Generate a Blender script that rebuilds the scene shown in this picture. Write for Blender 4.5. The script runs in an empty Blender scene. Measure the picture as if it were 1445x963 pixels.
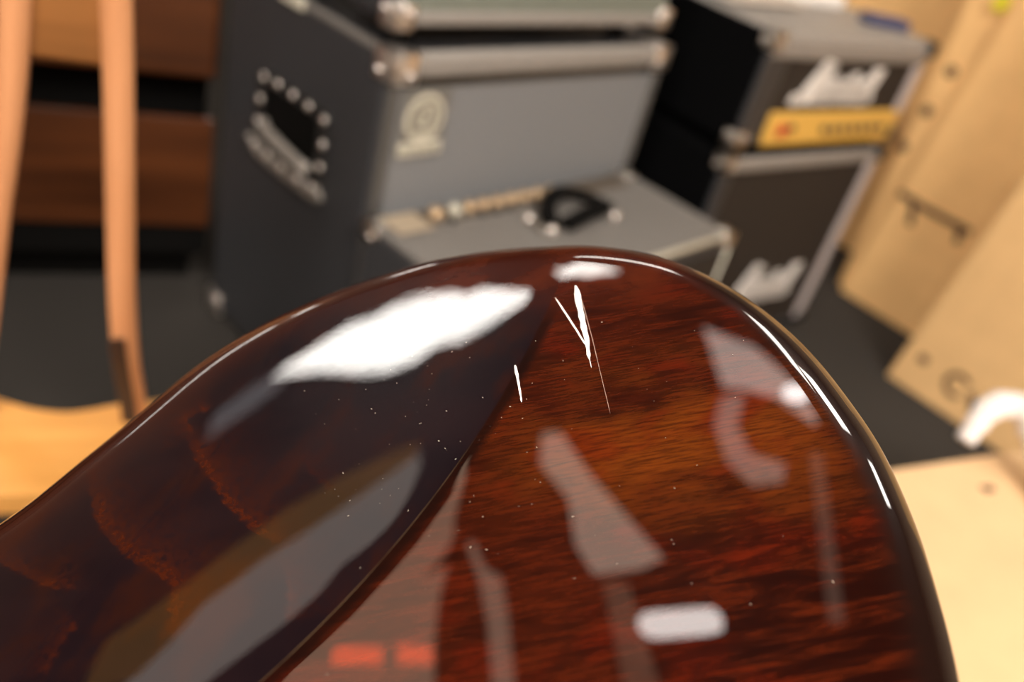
import bpy, bmesh, math, random
import numpy as np
from mathutils import Vector, Matrix, Euler
random.seed(7)
S = bpy.context.scene
COL = S.collection

# ------------------------------------------------------------------ camera
CAM_R = Vector((0.960445, 0.148932, 0.235296))
CAM_U = Vector((-0.278469, 0.513670, 0.811541))
CAM_F = Vector((0.0, 0.844963, -0.534824))
cam_d = bpy.data.cameras.new('camera')
cam = bpy.data.objects.new('camera', cam_d); COL.objects.link(cam)
m3 = Matrix((CAM_R, CAM_U, -CAM_F)).transposed()
cam.matrix_world = Matrix.Translation((0, 0, 1.006)) @ m3.to_4x4()
cam_d.sensor_fit = 'HORIZONTAL'; cam_d.sensor_width = 36.0
cam_d.lens = 1241.0 * 36.0 / 1445.0
cam_d.clip_start = 0.02
cam_d.dof.use_dof = True
cam_d.dof.focus_distance = 0.352
cam_d.dof.aperture_fstop = 3.9
S.camera = cam

# ------------------------------------------------------------------ world, exposure
w = bpy.data.worlds.new('room_ambient'); S.world = w; w.use_nodes = True
w.node_tree.nodes['Background'].inputs[0].default_value = (1.0, 0.86, 0.70, 1)
w.node_tree.nodes['Background'].inputs[1].default_value = 0.05
S.view_settings.view_transform = 'Standard'; S.view_settings.look = 'None'
S.view_settings.exposure = 0.0; S.view_settings.gamma = 1.0
S.view_settings.use_curve_mapping = False

# lamps, added reflection and fill panels: label, height, outline (x, y), radiance, colour
def rect(x, y, L, W_, a):
    c, s = math.cos(a), math.sin(a)
    return [(x + c * u - s * v, y + s * u + c * v) for u, v in ((-L/2, -W_/2), (L/2, -W_/2), (L/2, W_/2), (-L/2, W_/2))]
LAMPS_AND_ADDED_PANELS = [
    ('long bright ceiling light with wavy edges above the wooden sideboard', 2.45, [(-2.875,1.879),(-2.637,1.831),(-2.45,1.80),(-2.327,1.777),(-2.15,1.72),(-1.985,1.685),(-1.80,1.63),(-1.632,1.568),(-1.55,1.525),(-1.48,1.52),(-1.396,1.484),(-1.33,1.455),(-1.215,1.408),(-1.242,1.379),(-1.41,1.38),(-1.54,1.39),(-1.659,1.427),(-1.80,1.435),(-1.949,1.47),(-2.169,1.562),(-2.46,1.699)], 20.0, (1.0, .96, .90)),
    ('long dim glow strip, added for the lacquer haze, reaching towards the far back wall', 2.45, [(-3.354,1.968),(-3.1,1.93),(-2.89,1.885),(-2.72,1.79),(-2.80,1.788),(-3.05,1.815),(-3.25,1.84)], 0.8, (.92, .93, 1.0)),  # dim emitter added to give the lacquer its haze
    ('broad greyish glow panel, added for its reflection, between sideboard and guitar', 2.58, [(-2.983,0.758),(-2.83,0.877),(-2.695,1.023),(-2.463,1.099),(-2.108,1.141),(-1.93,1.163),(-1.771,1.185),(-1.725,1.135),(-1.727,1.062),(-1.764,0.974),(-1.842,0.943),(-1.97,0.919),(-2.02,0.848),(-2.135,0.795),(-2.262,0.749),(-2.413,0.682),(-2.57,0.592),(-3.081,0.662)], 1.5, (1.0, .90, .82)),  # this and the other glow panels are added, shaped by their lacquer reflections
    ('slim amber glow strip, added for its reflection, along the broad greyish panel', 2.56, [(-3.303,0.971),(-2.956,1.095),(-2.695,1.195),(-2.438,1.247),(-2.155,1.246),(-1.933,1.227),(-1.764,1.2),(-1.752,1.174),(-1.909,1.153),(-2.086,1.131),(-2.437,1.089),(-2.667,1.014),(-2.8,0.869),(-2.952,0.751),(-3.309,0.722)], 0.6, (1.0, .50, .08)),  # amber emitter added only to reflect as a golden band
    ('large pinkish glow panel, added for its reflection, with notched edge above the work stool', 2.6, [(-1.146,0.024),(-0.98,0.172),(-0.829,0.366),(-0.762,0.505),(-0.864,0.653),(-0.792,0.618),(-0.728,0.54),(-0.727,0.48),(-0.729,0.416),(-0.72,0.385),(-0.73,0.343),(-0.758,0.303),(-0.783,0.275),(-0.776,0.272),(-0.744,0.292),(-0.722,0.303),(-0.729,0.257),(-0.733,0.213),(-0.728,0.13),(-0.703,-0.029),(-0.875,-0.213),(-1.211,-0.234)], 2.4, (1.0, .68, .48)),  # added; outline follows the light patch reflected in the flat
    ('narrow curved dim glow strip, added for its reflection, beside the large notched panel', 2.6, [(-0.678,0.365),(-0.659,0.367),(-0.624,0.311),(-0.576,0.29),(-0.543,0.186),(-0.502,0.016),(-0.552,0.009),(-0.593,0.18),(-0.629,0.276)], 2.2, (1.0, .72, .54)),
    ('small wedge shaped pinkish glow panel, added for its reflection, over the guitar', 2.6, [(-0.515,0.655),(-0.468,0.662),(-0.383,0.563),(-0.184,0.377),(-0.233,0.348),(-0.344,0.321),(-0.396,0.385),(-0.426,0.494),(-0.51,0.577)], 3.6, (1.0, .80, .64)),
    ('faint slanted glow strip, added for its reflection, behind the wedge shaped panel', 2.6, [(-0.322,0.31),(-0.263,0.313),(-0.161,0.067),(-0.24,0.055)], 0.7, (1.0, .70, .50)),
    ('short bright bar shaped ceiling light nearest above the guitar', 2.55, [(-.224,.226),(-.214,.246),(-.19,.254),(-.09,.274),(-.062,.277),(-.045,.268),(-.037,.248),(-.038,.232),(-.06,.222),(-.165,.199),(-.195,.196),(-.214,.206)], 14.0, (1.0, .93, .88)),
    ('hooked pinkish glow panel, added for its reflection, over the combo amplifier', 2.6, [(-0.128,0.953),(-0.001,0.904),(0.077,0.835),(0.143,0.747),(0.147,0.717),(0.054,0.781),(-0.021,0.799),(-0.071,0.802)], 5.0, (1.0, .84, .76)),
    ('curled dim glow panel, added for its reflection, just behind the hooked panel', 2.6, [(-0.073,0.774),(-0.02,0.784),(-0.033,0.706),(0.003,0.64),(0.081,0.62),(0.077,0.578),(0.007,0.566),(-0.053,0.619),(-0.086,0.703)], 2.6, (1.0, .80, .70)),
    ('faint straight glow strip, added for its reflection, on the cardboard side of the hooked panel', 2.6, [(0.135,0.649),(0.161,0.651),(0.215,0.281),(0.184,0.277)], 0.8, (1.0, .75, .60)),
    ('tiny round bright ceiling spot in front of the hooked panel', 2.5, [(.10 + .03 * math.cos(k * math.pi / 6), .765 + .022 * math.sin(k * math.pi / 6)) for k in range(12)], 22.0, (1.0, .95, .92)),
    ('thin bright ceiling strip halfway between sideboard and amplifiers', 2.45, [(-1.06,1.425),(-.746,1.262),(-.407,1.10),(-.332,1.055),(-.42,1.058),(-.576,1.132),(-.8,1.26)], 20.0, (1.0, .95, .88)),
    ('bright ceiling light strip above the amplifier stack', 2.50, rect(.62, 1.62, .75, .16, math.radians(85)), 20.0, (1.0, .93, .84)),
    ('bright ceiling light strip above the bass cabinet', 2.50, rect(-.30, 2.15, .9, .16, math.radians(20)), 20.0, (1.0, .93, .84)),
    ('bright square fill light added between amplifier stack and cardboard boxes', 2.55, rect(.98, 1.50, .36, .30, math.radians(35)), 30.0, (1.0, .93, .84)),  # added to brighten the boxes and glint on the rim
    ('small bright ceiling light nearest the cardboard boxes', 2.55, rect(1.80, 1.55, .34, .22, math.radians(35)), 30.0, (1.0, .93, .84)),
    ('wide unseen fill light added behind the photographer, in front of the amplifiers', 2.60, rect(1.3, -1.5, 1.5, .9, math.radians(-40)), 50.0, (1.0, .94, .88)),  # added to brighten the amplifiers from behind the camera
    ('wide unseen fill light added behind the photographer, on the sideboard side', 2.60, rect(-1.0, -1.7, 1.5, .9, math.radians(45)), 36.0, (1.0, .94, .88)),  # added fill that brightens the boxes and cabinet sides
]

# ------------------------------------------------------------------ helpers
def new_mat(name, col=(.5, .5, .5), rough=.5, metal=0.0, coat=0.0, noise=0.0, nscale=40.0, bump=0.0, bscale=200.0, coat_rough=.05, spec=.5):
    m = bpy.data.materials.new(name); m.use_nodes = True
    nt = m.node_tree; b = nt.nodes['Principled BSDF']
    b.inputs['Base Color'].default_value = (*col, 1); b.inputs['Roughness'].default_value = rough
    b.inputs['Metallic'].default_value = metal; b.inputs['Coat Weight'].default_value = coat
    b.inputs['Coat Roughness'].default_value = coat_rough
    b.inputs['Specular IOR Level'].default_value = spec
    tc = nt.nodes.new('ShaderNodeTexCoord')
    if noise:
        n = nt.nodes.new('ShaderNodeTexNoise'); n.inputs['Scale'].default_value = nscale; n.inputs['Detail'].default_value = 6
        nt.links.new(tc.outputs['Object'], n.inputs['Vector'])
        r = nt.nodes.new('ShaderNodeMapRange'); r.inputs[1].default_value = .3; r.inputs[2].default_value = .7
        r.inputs[3].default_value = 1 - noise; r.inputs[4].default_value = 1 + noise
        nt.links.new(n.outputs['Fac'], r.inputs[0])
        mx = nt.nodes.new('ShaderNodeVectorMath'); mx.operation = 'SCALE'; mx.inputs[0].default_value = col
        nt.links.new(r.outputs[0], mx.inputs['Scale']); nt.links.new(mx.outputs[0], b.inputs['Base Color'])
    if bump:
        n = nt.nodes.new('ShaderNodeTexNoise'); n.inputs['Scale'].default_value = bscale; n.inputs['Detail'].default_value = 3
        nt.links.new(tc.outputs['Object'], n.inputs['Vector'])
        bp = nt.nodes.new('ShaderNodeBump'); bp.inputs['Strength'].default_value = bump; bp.inputs['Distance'].default_value = .002
        nt.links.new(n.outputs['Fac'], bp.inputs['Height']); nt.links.new(bp.outputs[0], b.inputs['Normal'])
    return m

def wood_mat(name, dark, light, scale=(3, 40, 40), rough=.35, coat=.3, coat_rough=.15):
    m = new_mat(name, light, rough, coat=coat, coat_rough=coat_rough); nt = m.node_tree; b = nt.nodes['Principled BSDF']
    tc = nt.nodes.new('ShaderNodeTexCoord'); mp = nt.nodes.new('ShaderNodeMapping'); mp.inputs['Scale'].default_value = scale
    n = nt.nodes.new('ShaderNodeTexNoise'); n.inputs['Scale'].default_value = 1; n.inputs['Detail'].default_value = 7
    r = nt.nodes.new('ShaderNodeValToRGB'); r.color_ramp.elements[0].color = (*dark, 1); r.color_ramp.elements[1].color = (*light, 1)
    r.color_ramp.elements[0].position = .3; r.color_ramp.elements[1].position = .65
    nt.links.new(tc.outputs['Object'], mp.inputs[0]); nt.links.new(mp.outputs[0], n.inputs['Vector'])
    nt.links.new(n.outputs['Fac'], r.inputs[0]); nt.links.new(r.outputs[0], b.inputs['Base Color'])
    return m

def emit_mat(name, col, strength):
    m = bpy.data.materials.new(name); m.use_nodes = True; nt = m.node_tree
    b = nt.nodes['Principled BSDF']; b.inputs['Base Color'].default_value = (*col, 1)
    b.inputs['Emission Color'].default_value = (*col, 1); b.inputs['Emission Strength'].default_value = strength
    return m

def link(name, me, mat=None, parent=None, smooth=False):
    o = bpy.data.objects.new(name, me); COL.objects.link(o)
    if mat is not None and not me.materials: me.materials.append(mat)
    if smooth:
        for p in me.polygons: p.use_smooth = True
    if parent: o.parent = parent
    return o

def from_bm(name, bm, mat, parent=None, smooth=False):
    bmesh.ops.recalc_face_normals(bm, faces=bm.faces)
    me = bpy.data.meshes.new(name); bm.to_mesh(me); bm.free()
    return link(name, me, mat, parent, smooth)

def empty(name, loc, yaw=0.0, label=None, cat=None, group=None):
    o = bpy.data.objects.new(name, None); COL.objects.link(o); o.empty_display_size = .05
    o.location = loc; o.rotation_euler = (0, 0, yaw)
    if label: o['label'] = label; o['category'] = cat
    if group: o['group'] = group
    return o

def tag(o, label, cat, group=None):
    o['label'] = label; o['category'] = cat
    if group: o['group'] = group
    return o

def box_bm(x0, x1, y0, y1, z0, z1, bev=0.0, seg=3, bm=None):
    b = bmesh.new()
    v = [b.verts.new((x, y, z)) for z in (z0, z1) for y in (y0, y1) for x in (x0, x1)]
    for f in ((0, 2, 3, 1), (4, 5, 7, 6), (0, 1, 5, 4), (2, 6, 7, 3), (0, 4, 6, 2), (1, 3, 7, 5)): b.faces.new([v[i] for i in f])
    if bev: bmesh.ops.bevel(b, geom=b.edges[:], offset=bev, segments=seg, profile=.5, affect='EDGES')
    if bm is None: return b
    return join(bm, b)

def join(bm, b, M=None):
    if M is not None: bmesh.ops.transform(b, matrix=M, verts=b.verts[:])
    me = bpy.data.meshes.new('tmp'); b.to_mesh(me); b.free(); bm.from_mesh(me); bpy.data.meshes.remove(me)
    return bm

def cyl_bm(r0, r1, h, seg=20, M=None, bm=None, bev=0.0):
    b = bmesh.new()
    bmesh.ops.create_cone(b, cap_ends=True, segments=seg, radius1=r0, radius2=r1, depth=h, matrix=Matrix.Translation((0, 0, h / 2)))
    if bev: bmesh.ops.bevel(b, geom=[e for e in b.edges if len(e.link_faces) == 2 and any(len(f.verts) > 4 for f in e.link_faces)], offset=bev, segments=2, affect='EDGES')
    if M is not None: bmesh.ops.transform(b, matrix=M, verts=b.verts[:])
    if bm is None: return b
    return join(bm, b)

def sph_bm(r, M=None, seg=14, bm=None):
    b = bmesh.new(); bmesh.ops.create_uvsphere(b, u_segments=seg, v_segments=seg // 2 + 2, radius=r)
    if M is not None: bmesh.ops.transform(b, matrix=M, verts=b.verts[:])
    if bm is None: return b
    return join(bm, b)

def sweep_bm(path, prof, up=Vector((0, 0, 1)), scales=None, bm=None):
    """sweep a closed 2D profile along a path of points; capped"""
    b = bmesh.new(); P = [Vector(p) for p in path]; rings = []
    for i, p in enumerate(P):
        t = (P[min(i + 1, len(P) - 1)] - P[max(i - 1, 0)]).normalized()
        s = t.cross(up)
        if s.length < 1e-4: s = t.cross(Vector((1, 0, 0)))
        s.normalize(); n = s.cross(t).normalized(); k = scales[i] if scales else 1.0
        rings.append([b.verts.new(p + s * (a * k) + n * (c * k)) for a, c in prof])
    m = len(prof)
    for r0, r1 in zip(rings[:-1], rings[1:]):
        for j in range(m): b.faces.new((r0[j], r0[(j + 1) % m], r1[(j + 1) % m], r1[j]))
    b.faces.new(list(reversed(rings[0]))); b.faces.new(rings[-1])
    if bm is None: return b
    return join(bm, b)

def circ(r, n=10, ry=None):
    ry = r if ry is None else ry
    return [(r * math.cos(2 * math.pi * k / n), ry * math.sin(2 * math.pi * k / n)) for k in range(n)]

def smooth_path(pts, n=8):
    P = [Vector(p) for p in pts]; out = []
    for i in range(len(P) - 1):
        p0 = P[max(i - 1, 0)]; p1 = P[i]; p2 = P[i + 1]; p3 = P[min(i + 2, len(P) - 1)]
        for k in range(n):
            t = k / n
            out.append(.5 * ((2 * p1) + (p2 - p0) * t + (2 * p0 - 5 * p1 + 4 * p2 - p3) * t * t + (3 * p1 - p0 - 3 * p2 + p3) * t ** 3))
    out.append(P[-1]); return out

def extrude_poly(pts, y0, y1, bm=None):
    """polygon in local x, z extruded along y"""
    b = bmesh.new(); n = len(pts)
    A = [b.verts.new((p[0], y0, p[1])) for p in pts]; B = [b.verts.new((p[0], y1, p[1])) for p in pts]
    b.faces.new(A); b.faces.new(list(reversed(B)))
    for i in range(n): b.faces.new((A[i], B[i], B[(i + 1) % n], A[(i + 1) % n]))
    if bm is None: return b
    return join(bm, b)

def stroke_bm(lines, width, y0, y1, ox=0, oz=0, sx=1, sz=1, shear=0.0, bm=None):
    """lettering made of flat strokes (polylines in x,z) with thickness along y"""
    out = bm or bmesh.new()
    for ln in lines:
        Q = [(ox + (x + shear * z) * sx, oz + z * sz) for x, z in ln]
        for (xa, za), (xb, zb) in zip(Q[:-1], Q[1:]):
            dx, dz = xb - xa, zb - za; L = math.hypot(dx, dz) or 1e-6; ux, uz = dx / L, dz / L; h = width / 2
            pl = [(xa - ux * h - uz * h, za - uz * h + ux * h), (xa - ux * h + uz * h, za - uz * h - ux * h),
                  (xb + ux * h + uz * h, zb + uz * h - ux * h), (xb + ux * h - uz * h, zb + uz * h + ux * h)]
            extrude_poly(pl, y0, y1, out)
    return out

def struct(o):
    o['kind'] = 'structure'; return o

# ------------------------------------------------------------------ materials
M_carpet = new_mat('dark_carpet', (.042, .037, .032), .95, noise=.35, nscale=260, bump=.8, bscale=500, spec=.1)
M_wall = new_mat('painted_wall', (.30, .22, .15), .8, noise=.05, nscale=6)
M_ceil = new_mat('dark_ceiling', (.028, .025, .022), .9, noise=.05, nscale=4)
M_vinyl = new_mat('black_vinyl', (.030, .030, .032), .42, noise=.15, nscale=300, bump=.5, bscale=700, spec=.5)
M_vinylg = new_mat('worn_grey_vinyl', (.15, .135, .12), .5, noise=.12, nscale=200, bump=.5, bscale=700)
M_vinylb = new_mat('shaded_black_vinyl', (.0032, .0032, .0034), .8, noise=.15, nscale=300, bump=.4, bscale=700, spec=.02)  # black vinyl darkened to carry the bass cabinet's shade on the stack
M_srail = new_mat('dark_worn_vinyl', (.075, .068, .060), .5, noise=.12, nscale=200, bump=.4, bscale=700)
M_rail = new_mat('worn_sheen_vinyl', (.25, .225, .20), .45, noise=.12, nscale=200, bump=.4, bscale=700)  # worn vinyl, paled to carry the light sheen on upward faces
M_black = new_mat('matte_black', (.0028, .0024, .0020), .8, noise=.1, nscale=80, spec=.08)
M_blackp = new_mat('black_plastic', (.012, .011, .010), .35, noise=.1, nscale=80)
M_grille = new_mat('grey_grille_cloth', (.195, .192, .19), .75, noise=.14, nscale=420, bump=.6, bscale=900, spec=.2)
M_grilled = new_mat('dark_grille_cloth', (.030, .022, .016), .8, noise=.2, nscale=420, bump=.6, bscale=900, spec=.2)
M_silverg = new_mat('silver_green_grille_cloth', (.17, .18, .145), .7, noise=.2, nscale=300, bump=.5, bscale=900)
M_chrome = new_mat('worn_chrome', (.80, .73, .66), .30, .9, noise=.08, nscale=90)
M_steel = new_mat('dull_steel', (.55, .50, .44), .38, 1.0, noise=.1, nscale=120)
M_dsteel = new_mat('dull_grey_steel', (.30, .27, .235), .5, .5, noise=.1, nscale=120)
M_cream = new_mat('cream_plastic', (.50, .46, .36), .45, noise=.06, nscale=60)
M_white = new_mat('white_plastic', (.85, .80, .74), .4, noise=.03, nscale=60)
M_piping = new_mat('pale_grey_piping', (.46, .40, .38), .5, noise=.06, nscale=90)
M_gold = new_mat('brushed_gold', (.78, .47, .10), .4, .2, noise=.06, nscale=60)
M_red = new_mat('red_switch', (.45, .02, .02), .35, noise=.05, nscale=60)
M_knob = new_mat('brown_black_knob', (.05, .035, .02), .4, noise=.1, nscale=60)
M_goldknob = new_mat('aged_gold_knob', (.60, .42, .25), .35, .6, noise=.08, nscale=60)
M_card = new_mat('cardboard', (.92, .55, .23), .8, noise=.05, nscale=14, spec=.2)
M_card2 = new_mat('lighter_cardboard', (.73, .45, .20), .8, noise=.05, nscale=14, spec=.2)
M_card3 = new_mat('pale_cardboard', (.62, .40, .21), .75, noise=.05, nscale=14, spec=.2)
M_ink = new_mat('brown_print', (.10, .055, .028), .8, noise=.15, nscale=40)
M_yellow = new_mat('yellow_sticker', (.75, .62, .03), .6, noise=.04, nscale=60)
M_blue = new_mat('blue_print', (.05, .055, .12), .6, noise=.08, nscale=60)
M_foam = new_mat('white_foam', (.74, .66, .60), .6, noise=.04, nscale=30)
M_paper = new_mat('cream_paper', (.52, .44, .36), .7, noise=.08, nscale=12)
M_walnut = wood_mat('red_brown_wood', (.030, .008, .002), (.085, .024, .006), (2, 30, 30), .3, .4)
M_orange = wood_mat('orange_brown_wood', (.15, .055, .012), (.26, .10, .025), (2, 30, 30), .35, .3)
M_post = wood_mat('varnished_light_wood', (.46, .19, .075), (.58, .26, .115), (40, 40, 3), .35, .3)
M_seat = wood_mat('golden_wood', (.66, .30, .07), (.78, .38, .10), (4, 40, 40), .3, .4)
M_rose = wood_mat('dark_rosewood', (.02, .008, .004), (.05, .02, .010), (40, 40, 3), .4, .2)

# ------------------------------------------------------------------ room shell
BN = Vector((-.8, .6, 0)); RN = Vector((.68, .7332, 0)).normalized(); RN = Vector((.6, .8, 0))  # outward directions of the two far walls
def wall(name, n, d, half, h=2.7):
    t = Vector((-n.y, n.x, 0)); yaw = math.atan2(t.y, t.x)
    b = box_bm(-half, half, -.06, .06, 0, h)
    o = from_bm(name, b, M_wall); c = n * (d + .06); o.location = (c.x, c.y, 0); o.rotation_euler = (0, 0, yaw)
    return struct(o)
wall('wall_back', BN, 4.05, 3.36); wall('wall_right', RN, 3.2, 3.9); wall('wall_front', -BN, 3.2, 3.36); wall('wall_left', -RN, 3.2, 3.9)
yaw_room = math.atan2(.8, .6)
fb = box_bm(-3.3, 3.3, -3.3, 4.15, -.05, 0); fo = struct(from_bm('floor', fb, M_carpet)); fo.rotation_euler = (0, 0, yaw_room)
cb = box_bm(-3.3, 3.3, -3.3, 4.15, 2.7, 2.75); co = struct(from_bm('ceiling', cb, M_ceil)); co.rotation_euler = (0, 0, yaw_room)
M_trim = new_mat('lamp_frame', (.5, .48, .44), .5, noise=.04, nscale=40)
def prism(pts, z0, z1, bm=None):
    b = bmesh.new(); A = [b.verts.new((x, y, z0)) for x, y in pts]; B = [b.verts.new((x, y, z1)) for x, y in pts]
    b.faces.new(A[::-1]); b.faces.new(B); n = len(pts)
    for i in range(n): b.faces.new((A[i], A[(i + 1) % n], B[(i + 1) % n], B[i]))
    return b if bm is None else join(bm, b)
for i, (lab, z, pts, st, colr) in enumerate(LAMPS_AND_ADDED_PANELS):
    cx = sum(p[0] for p in pts) / len(pts); cy = sum(p[1] for p in pts) / len(pts)
    t = empty('lamp_or_added_panel', (cx, cy, z), 0, lab, 'ceiling light', 'ceiling lights of the shop')  # inferred lamps and added glow panels share this build
    loc = [(x - cx, y - cy) for x, y in pts]
    from_bm('housing', prism(loc, .0105, .030), M_trim, t)
    from_bm('diffuser', prism(loc, 0, .010), emit_mat('lit_diffuser', colr, st), t)
    if 'notched' in lab and 'large' in lab:
        for q in ([(-1.004, .079), (-.859, .090), (-.85, .048), (-.988, .032)], [(-.817, .099), (-.725, .11), (-.718, .069), (-.809, .056)]):
            from_bm('red_reflection_bar', prism([(x - cx, y - cy) for x, y in q], -.004, -.0005), emit_mat('glow_red', (1, .53, .36), 2.1), t)  # glowing bars added to stand in for red writing reflected in the lacquer
    far = sorted(loc, key=lambda p: p[0])
    for p in (far[0], far[-1]): from_bm('hanger', cyl_bm(.004, .004, 2.70 - z - .03, 8, Matrix.Translation((p[0] * .5, p[1] * .5, .03))), M_trim, t)
# unseen glow strips added on the back wall to draw the rim line
for lab, f0, f1, zz, st in (('long warm glow strip, added for the guitar rim line, on the far back wall, left of the short one', -.2, 1.25, 1.22, 16.0), ('short warm glow strip, added for the guitar rim line, on the far back wall', 1.75, 2.5, 1.30, 16.0)):
    c = BN * 4.035 + Vector((.6, .8, 0)) * ((f0 + f1) / 2); L = f1 - f0
    t = empty('rim_glow_strip', (c.x, c.y, zz), math.atan2(.8, .6), lab, 'added glow strip', 'glow strips added on the back wall')
    from_bm('housing', box_bm(-L / 2 - .01, L / 2 + .01, .0, .014, -.05, .05), M_trim, t)
    from_bm('diffuser', box_bm(-L / 2, L / 2, -.012, 0, -.04, .04), emit_mat('lit_diffuser', (1, .95, .88), st), t)

# ------------------------------------------------------------------ guitar body (the subject)
FN = Vector((-0.20131, -0.34902, 0.91524)); FO = Vector((0.02943, 0.27377, 0.80281))
FX = Vector((0.95484, 0.13853, 0.26285)); FY = Vector((-0.21853, 0.92682, 0.30537))
RHO = np.array([24.09,24.084,24.079,24.073,24.068,24.062,24.055,24.03,23.972,23.901,23.829,23.733,23.505,23.131,22.724,22.316,21.909,21.501,21.093,20.708,20.471,20.432,20.446,20.463,20.479,20.496,20.512,20.529,20.554,20.633,20.775,20.932,21.089,21.247,21.404,21.561,21.712,21.815,21.853,21.873,21.893,21.912,21.931,21.936,21.823,21.532,21.184,20.834,20.483,20.128,19.753,19.36,18.963,18.567,18.17,17.774,17.397,17.165,17.152,17.206,17.27,17.349,17.452,17.594,17.779,17.972,18.164,18.381,18.632,18.858,19.047,19.256,19.509,19.763,19.984,20.186,20.385,20.563,20.687,20.769,20.816,20.805,20.722,20.577,20.422,20.288,20.19,20.164,20.159,20.147,20.149,20.17,20.172,20.138,20.119,20.149,20.193,20.228,20.258,20.288,20.319,20.338,20.341,20.313,20.221,20.104,20.006,19.935,19.918,19.985,20.086,20.22,20.416,20.799,21.376,22.062,22.839,23.61,24.029,24.093]) / 100
# crease between the flat back and the carved contour: cubic in a rotated frame, straight at both ends
_c0, _t, _L = np.array([-.101620, -.096067]), np.array([.526038, .850461]), .186167
_u = np.linspace(0, _L, 70); _p = _c0 + _u[:, None] * _t + np.polyval([-1.013684, 1.430607, -.228267, .000289], _u)[:, None] * np.array([-_t[1], _t[0]])
_a, _b = _p[0] - _p[1], _p[-1] - _p[-2]
CREASE = np.vstack([_p[0] + _a / np.linalg.norm(_a) * .3, _p, _p[-1] + _b / np.linalg.norm(_b) * .1])
CEN = np.array([-.045, -.085]); TANA, KC, EC, RW, RH_, RB, TH = .20, .25, .0022, .0225, .019, .0022, .063
VEINS = [[[-20.38,0.7],[-19.32,-1.21],[-18.49,-2.53],[-17.33,-3.74],[-15.82,-4.74],[-14.64,-5.53],[-14.24,-6.19],[-14.07,-7.16],[-14.21,-7.94]],[[-16.16,1.72],[-14.87,-0.19],[-13.48,-1.96],[-12.11,-3.36],[-10.47,-4.57]],[[-22.98,-3.68],[-21.39,-4.4],[-19.83,-5.17],[-18.19,-5.61]],[[-10.74,-0.25],[-9.79,-1.49],[-8.96,-2.19]],[[-10.24,-5.4],[-9.81,-6.55],[-9.73,-7.61]],[[-18.09,-9.06],[-17.95,-7.53],[-17.62,-7.02]],[[-15.69,1.57],[-16.42,2.57],[-15.27,2.98]]]
VEIN_GAIN = [1.9, 1.7, 1.0, .5, .8, .8, 1.2]
def vein_value(X, Y):
    """rusty figure lines of the stained wood: sharp on one side, fading on the other"""
    P = np.stack([X, Y], -1).reshape(-1, 2); out = np.zeros(len(P))
    jit = .0010 * np.sin(P[:, 0] * 900 + 3 * np.sin(P[:, 1] * 500)) + .0008 * np.sin(P[:, 1] * 1300 + P[:, 0] * 700)
    for ln in VEINS:
        Q = [np.array([v.x, v.y]) / 100 for v in smooth_path([(a, c, 0) for a, c in ln], 4)]
        best = np.full(len(P), 1e9); sg = np.zeros(len(P)); along = np.zeros(len(P)); n = len(Q) - 1
        for i, (a, b) in enumerate(zip(Q[:-1], Q[1:])):
            ab = b - a; t = np.clip(((P - a) @ ab) / (ab @ ab), 0, 1); q = a + t[:, None] * ab; dd = np.linalg.norm(P - q, axis=1)
            c = ab[0] * (P[:, 1] - a[1]) - ab[1] * (P[:, 0] - a[0]); mk = dd < best
            best = np.where(mk, dd, best); sg = np.where(mk, np.sign(c), sg); along = np.where(mk, (i + t) / n, along)
        s = best * sg + jit * .6; v = np.where(s > 0, .55 * np.exp(-s / .0022) + .40 * np.exp(-s / .012), np.exp(-(s / .0009) ** 2) * .95) * VEIN_GAIN[VEINS.index(ln)]
        end = np.clip(np.minimum(along, 1 - along) * 5 + .15, 0, 1)
        out = np.maximum(out, np.clip(v, 0, 1) * end)
    return out.reshape(X.shape)
def sdist(x, y):
    P = np.stack([x, y], -1); best = np.full(x.shape, 1e9); sg = np.zeros(x.shape)
    for a, b in zip(CREASE[:-1], CREASE[1:]):
        ab = b - a; t = np.clip(((P - a) @ ab) / (ab @ ab), 0, 1); q = a + t[..., None] * ab
        dd = np.linalg.norm(P - q, axis=-1); c = ab[0] * (P[..., 1] - a[1]) - ab[1] * (P[..., 0] - a[0])
        m = dd < best; best = np.where(m, dd, best); sg = np.where(m, np.sign(c), sg)
    return best * sg
def carve(s, y=None):
    e = EC if y is None else EC + .07 * (np.sqrt((y - .062) ** 2 + .008 ** 2) + (y - .062))
    sp = .5 * (s + np.sqrt(s * s + e * e)) ; return -(TANA * sp + KC * sp * sp)
def rimz(t):
    u = np.clip(1 - t / RW, 0, 1); k = np.sqrt(u * u + .0016) - .04
    return -(RH_ - RB) * (1 - np.sqrt(np.clip(1 - u * u, 0, 1))) - RB * k
def rho_at(ang):
    n = len(RHO); f = (ang + np.pi) / (2 * np.pi) * n; i = np.floor(f).astype(int); t = f - i
    p0, p1, p2, p3 = (RHO[(i + k) % n] for k in (-1, 0, 1, 2))
    return .5 * (2 * p1 + (p2 - p0) * t + (2 * p0 - 5 * p1 + 4 * p2 - p3) * t ** 2 + (3 * p1 - p0 - 3 * p2 + p3) * t ** 3)
def top_z(x, y):
    x = np.atleast_1d(np.asarray(x, float)); y = np.atleast_1d(np.asarray(y, float))
    rr = np.hypot(x - CEN[0], y - CEN[1]); t = (rho_at(np.arctan2(y - CEN[1], x - CEN[0])) - rr) * .96
    return carve(sdist(x, y), y) + rimz(t)
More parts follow.
